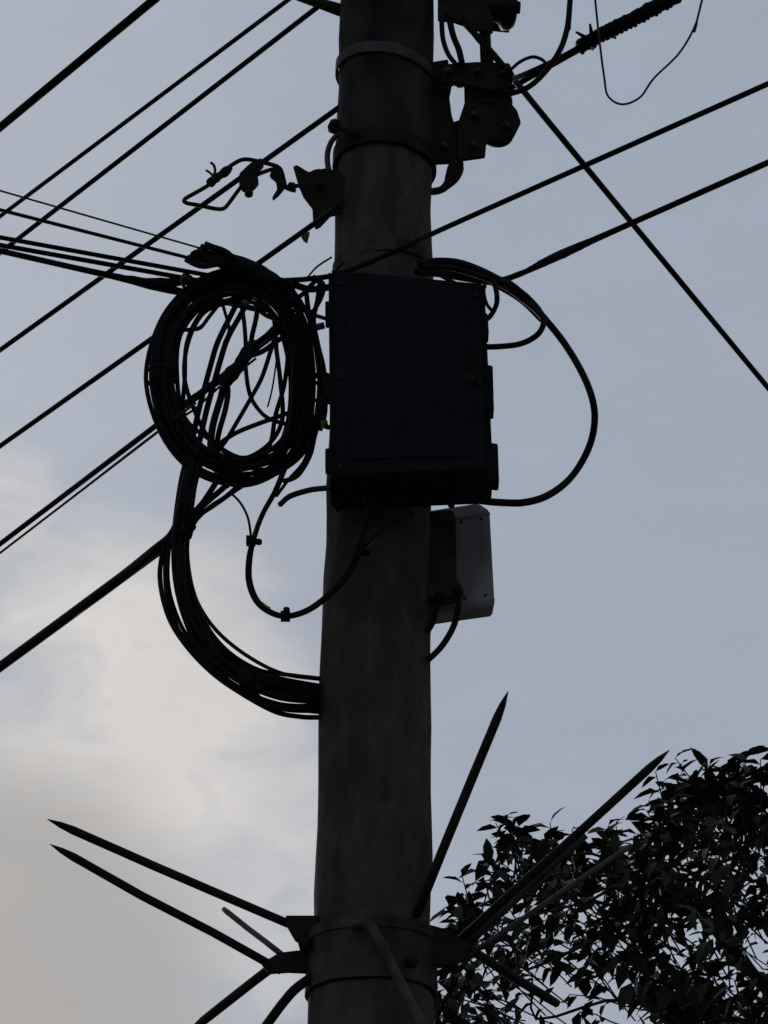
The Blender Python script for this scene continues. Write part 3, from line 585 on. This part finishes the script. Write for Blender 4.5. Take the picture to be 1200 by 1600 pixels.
def limb(a, b_, r0, r1, wob=.12, seg=6):
    P = [a.lerp(b_, i / seg) + V((random.uniform(-1, 1), random.uniform(-1, 1), random.uniform(-.5, .5))) * wob * math.sin(math.pi * i / seg) for i in range(seg + 1)]
    C = catmull(P, 3); n_ = len(C) - 1; tm.tube(C, [r0 + (r1 - r0) * i / n_ for i in range(n_ + 1)], 7); return C
T = limb(base, base + V((-.25, 0, 2.9)), .2, .13, .08)
fork = T[-1]
CE = V((2.9, TY, 4.3)); RX, RYd, RZ = 2.75, 2.2, 2.3
lv, lff, lsm = [], [], []
def leaf(o, d, nrm, L_, W):
    d = d.normalized(); s_ = d.cross(nrm).normalized(); n_ = s_.cross(d)
    i = len(lv)
    droop = -n_ * L_ * random.uniform(.12, .42)
    lv.extend([o, o + d * L_ * .35 + s_ * W * .5 + n_ * W * .18, o + d * L_ * .38, o + d * L_ * .35 - s_ * W * .5 + n_ * W * .18,
               o + d * L_ * .72 + s_ * W * .38 + droop * .5 + n_ * W * .12, o + d * L_ * .74 + droop * .5, o + d * L_ * .72 - s_ * W * .38 + droop * .5 + n_ * W * .12, o + d * L_ + droop])
    lff.extend([(i, i + 1, i + 2), (i, i + 2, i + 3), (i + 1, i + 4, i + 5, i + 2), (i + 2, i + 5, i + 6, i + 3), (i + 4, i + 7, i + 5), (i + 5, i + 7, i + 6)])
def sprig(p, out_, n_):
    ln = random.uniform(.10, .24); e = p + out_ * ln
    tm.tube([p - out_ * .12, p, (p + e) / 2 + V((0, 0, .012)), e], [.003, .0035, .003, .002], 5)
    for k in range(n_):
        f = .25 + .75 * k / max(1, n_ - 1); a = k * 2.4 + random.random(); o = p.lerp(e, f)
        per = out_.orthogonal().normalized(); per2 = out_.cross(per)
        side = per * math.cos(a) + per2 * math.sin(a)
        d = side * random.uniform(.7, 1.1) + out_ * random.uniform(.3, .9) + V((0, 0, random.uniform(-.75, .1)))
        nr = V((0, 0, 1)) + V((random.uniform(-.7, .7), random.uniform(-.7, .7), 0))
        L_ = random.uniform(.06, .115); leaf(o, d, nr, L_, L_ * random.uniform(.36, .56))
limbs = []
for k in range(16):
    a = k * 2.399; e = CE + V((math.cos(a) * RX * .72, math.sin(a) * RYd * .72, RZ * (-.1 + .62 * ((k * 5) % 16) / 16)))
    limbs.append(limb(fork, e, .06, .02, .28, 8))
cnt = 0; tries = 0; tips = []
dens = lambda p: noise.noise(p * 2.7 + V((3, 1, 7)))
while cnt < 3600 and tries < 90000:
    tries += 1
    q = V((random.uniform(-1, 1), random.uniform(-1, 1), random.uniform(-1, 1)))
    if not (.30 < q.length < 1.12): continue
    p = CE + V((q.x * RX, q.y * RYd, q.z * RZ))
    x, y = toppx(p); B = yb(x)
    if y < B + 42 + 16 * noise.noise(p * 5): continue
    if dens(p) < -.10 and not (x > 1120 and 1270 < y < 1400): continue
    out_ = (q + V((random.uniform(-.5, .5), random.uniform(-.5, .5), random.uniform(-.1, .6)))).normalized()
    sprig(p, out_, random.randint(6, 10)); cnt += 1
    if cnt % 45 == 0: tips.append(p)
# sprigs that stick out along the outline
for x, y, Y in ((812, 1292, 10.2), (806, 1276, 10.2), (868, 1310, 10.4), (952, 1300, 10.3), (965, 1306, 10.6), (1042, 1230, 10.2), (1070, 1212, 10.4), (1155, 1196, 10.6), (1158, 1204, 10.5), (1190, 1215, 10.4), (1110, 1205, 10.3), (1090, 1215, 10.6), (900, 1325, 10.4), (770, 1360, 10.3), (745, 1400, 10.2), (712, 1440, 10.3), (1050, 1260, 10.3), (1135, 1210, 10.3), (1030, 1300, 10.2), (1005, 1320, 10.4)):
    for j in range(3): 
        p = A(x, y + 52 + j * 12, Y + j * .12); sprig(p, V((random.uniform(-.5, .5), random.uniform(-.3, .3), 1)).normalized(), 8)
        if j == 0: tips.append(p)
# secondary limbs reach toward the foliage
for p in tips:
    best = min((c for l_ in limbs for c in l_[4:]), key=lambda c: (c - p).length)
    limb(best, p, .010, .003, .2, 5)
tm.build('trunk', M['bark'], tree)
c = MB(); c.v = lv; c.f = lff; c.sm = [True] * len(lff)
me = bpy.data.meshes.new('crown'); me.from_pydata([q - base for q in lv], [], lff); me.materials.append(M['leaf'])
me.polygons.foreach_set('use_smooth', [True] * len(lff)); me.update()
o = bpy.data.objects.new('crown', me); S.collection.objects.link(o); o.parent = tree
print('leaves', len(lv) // 8)
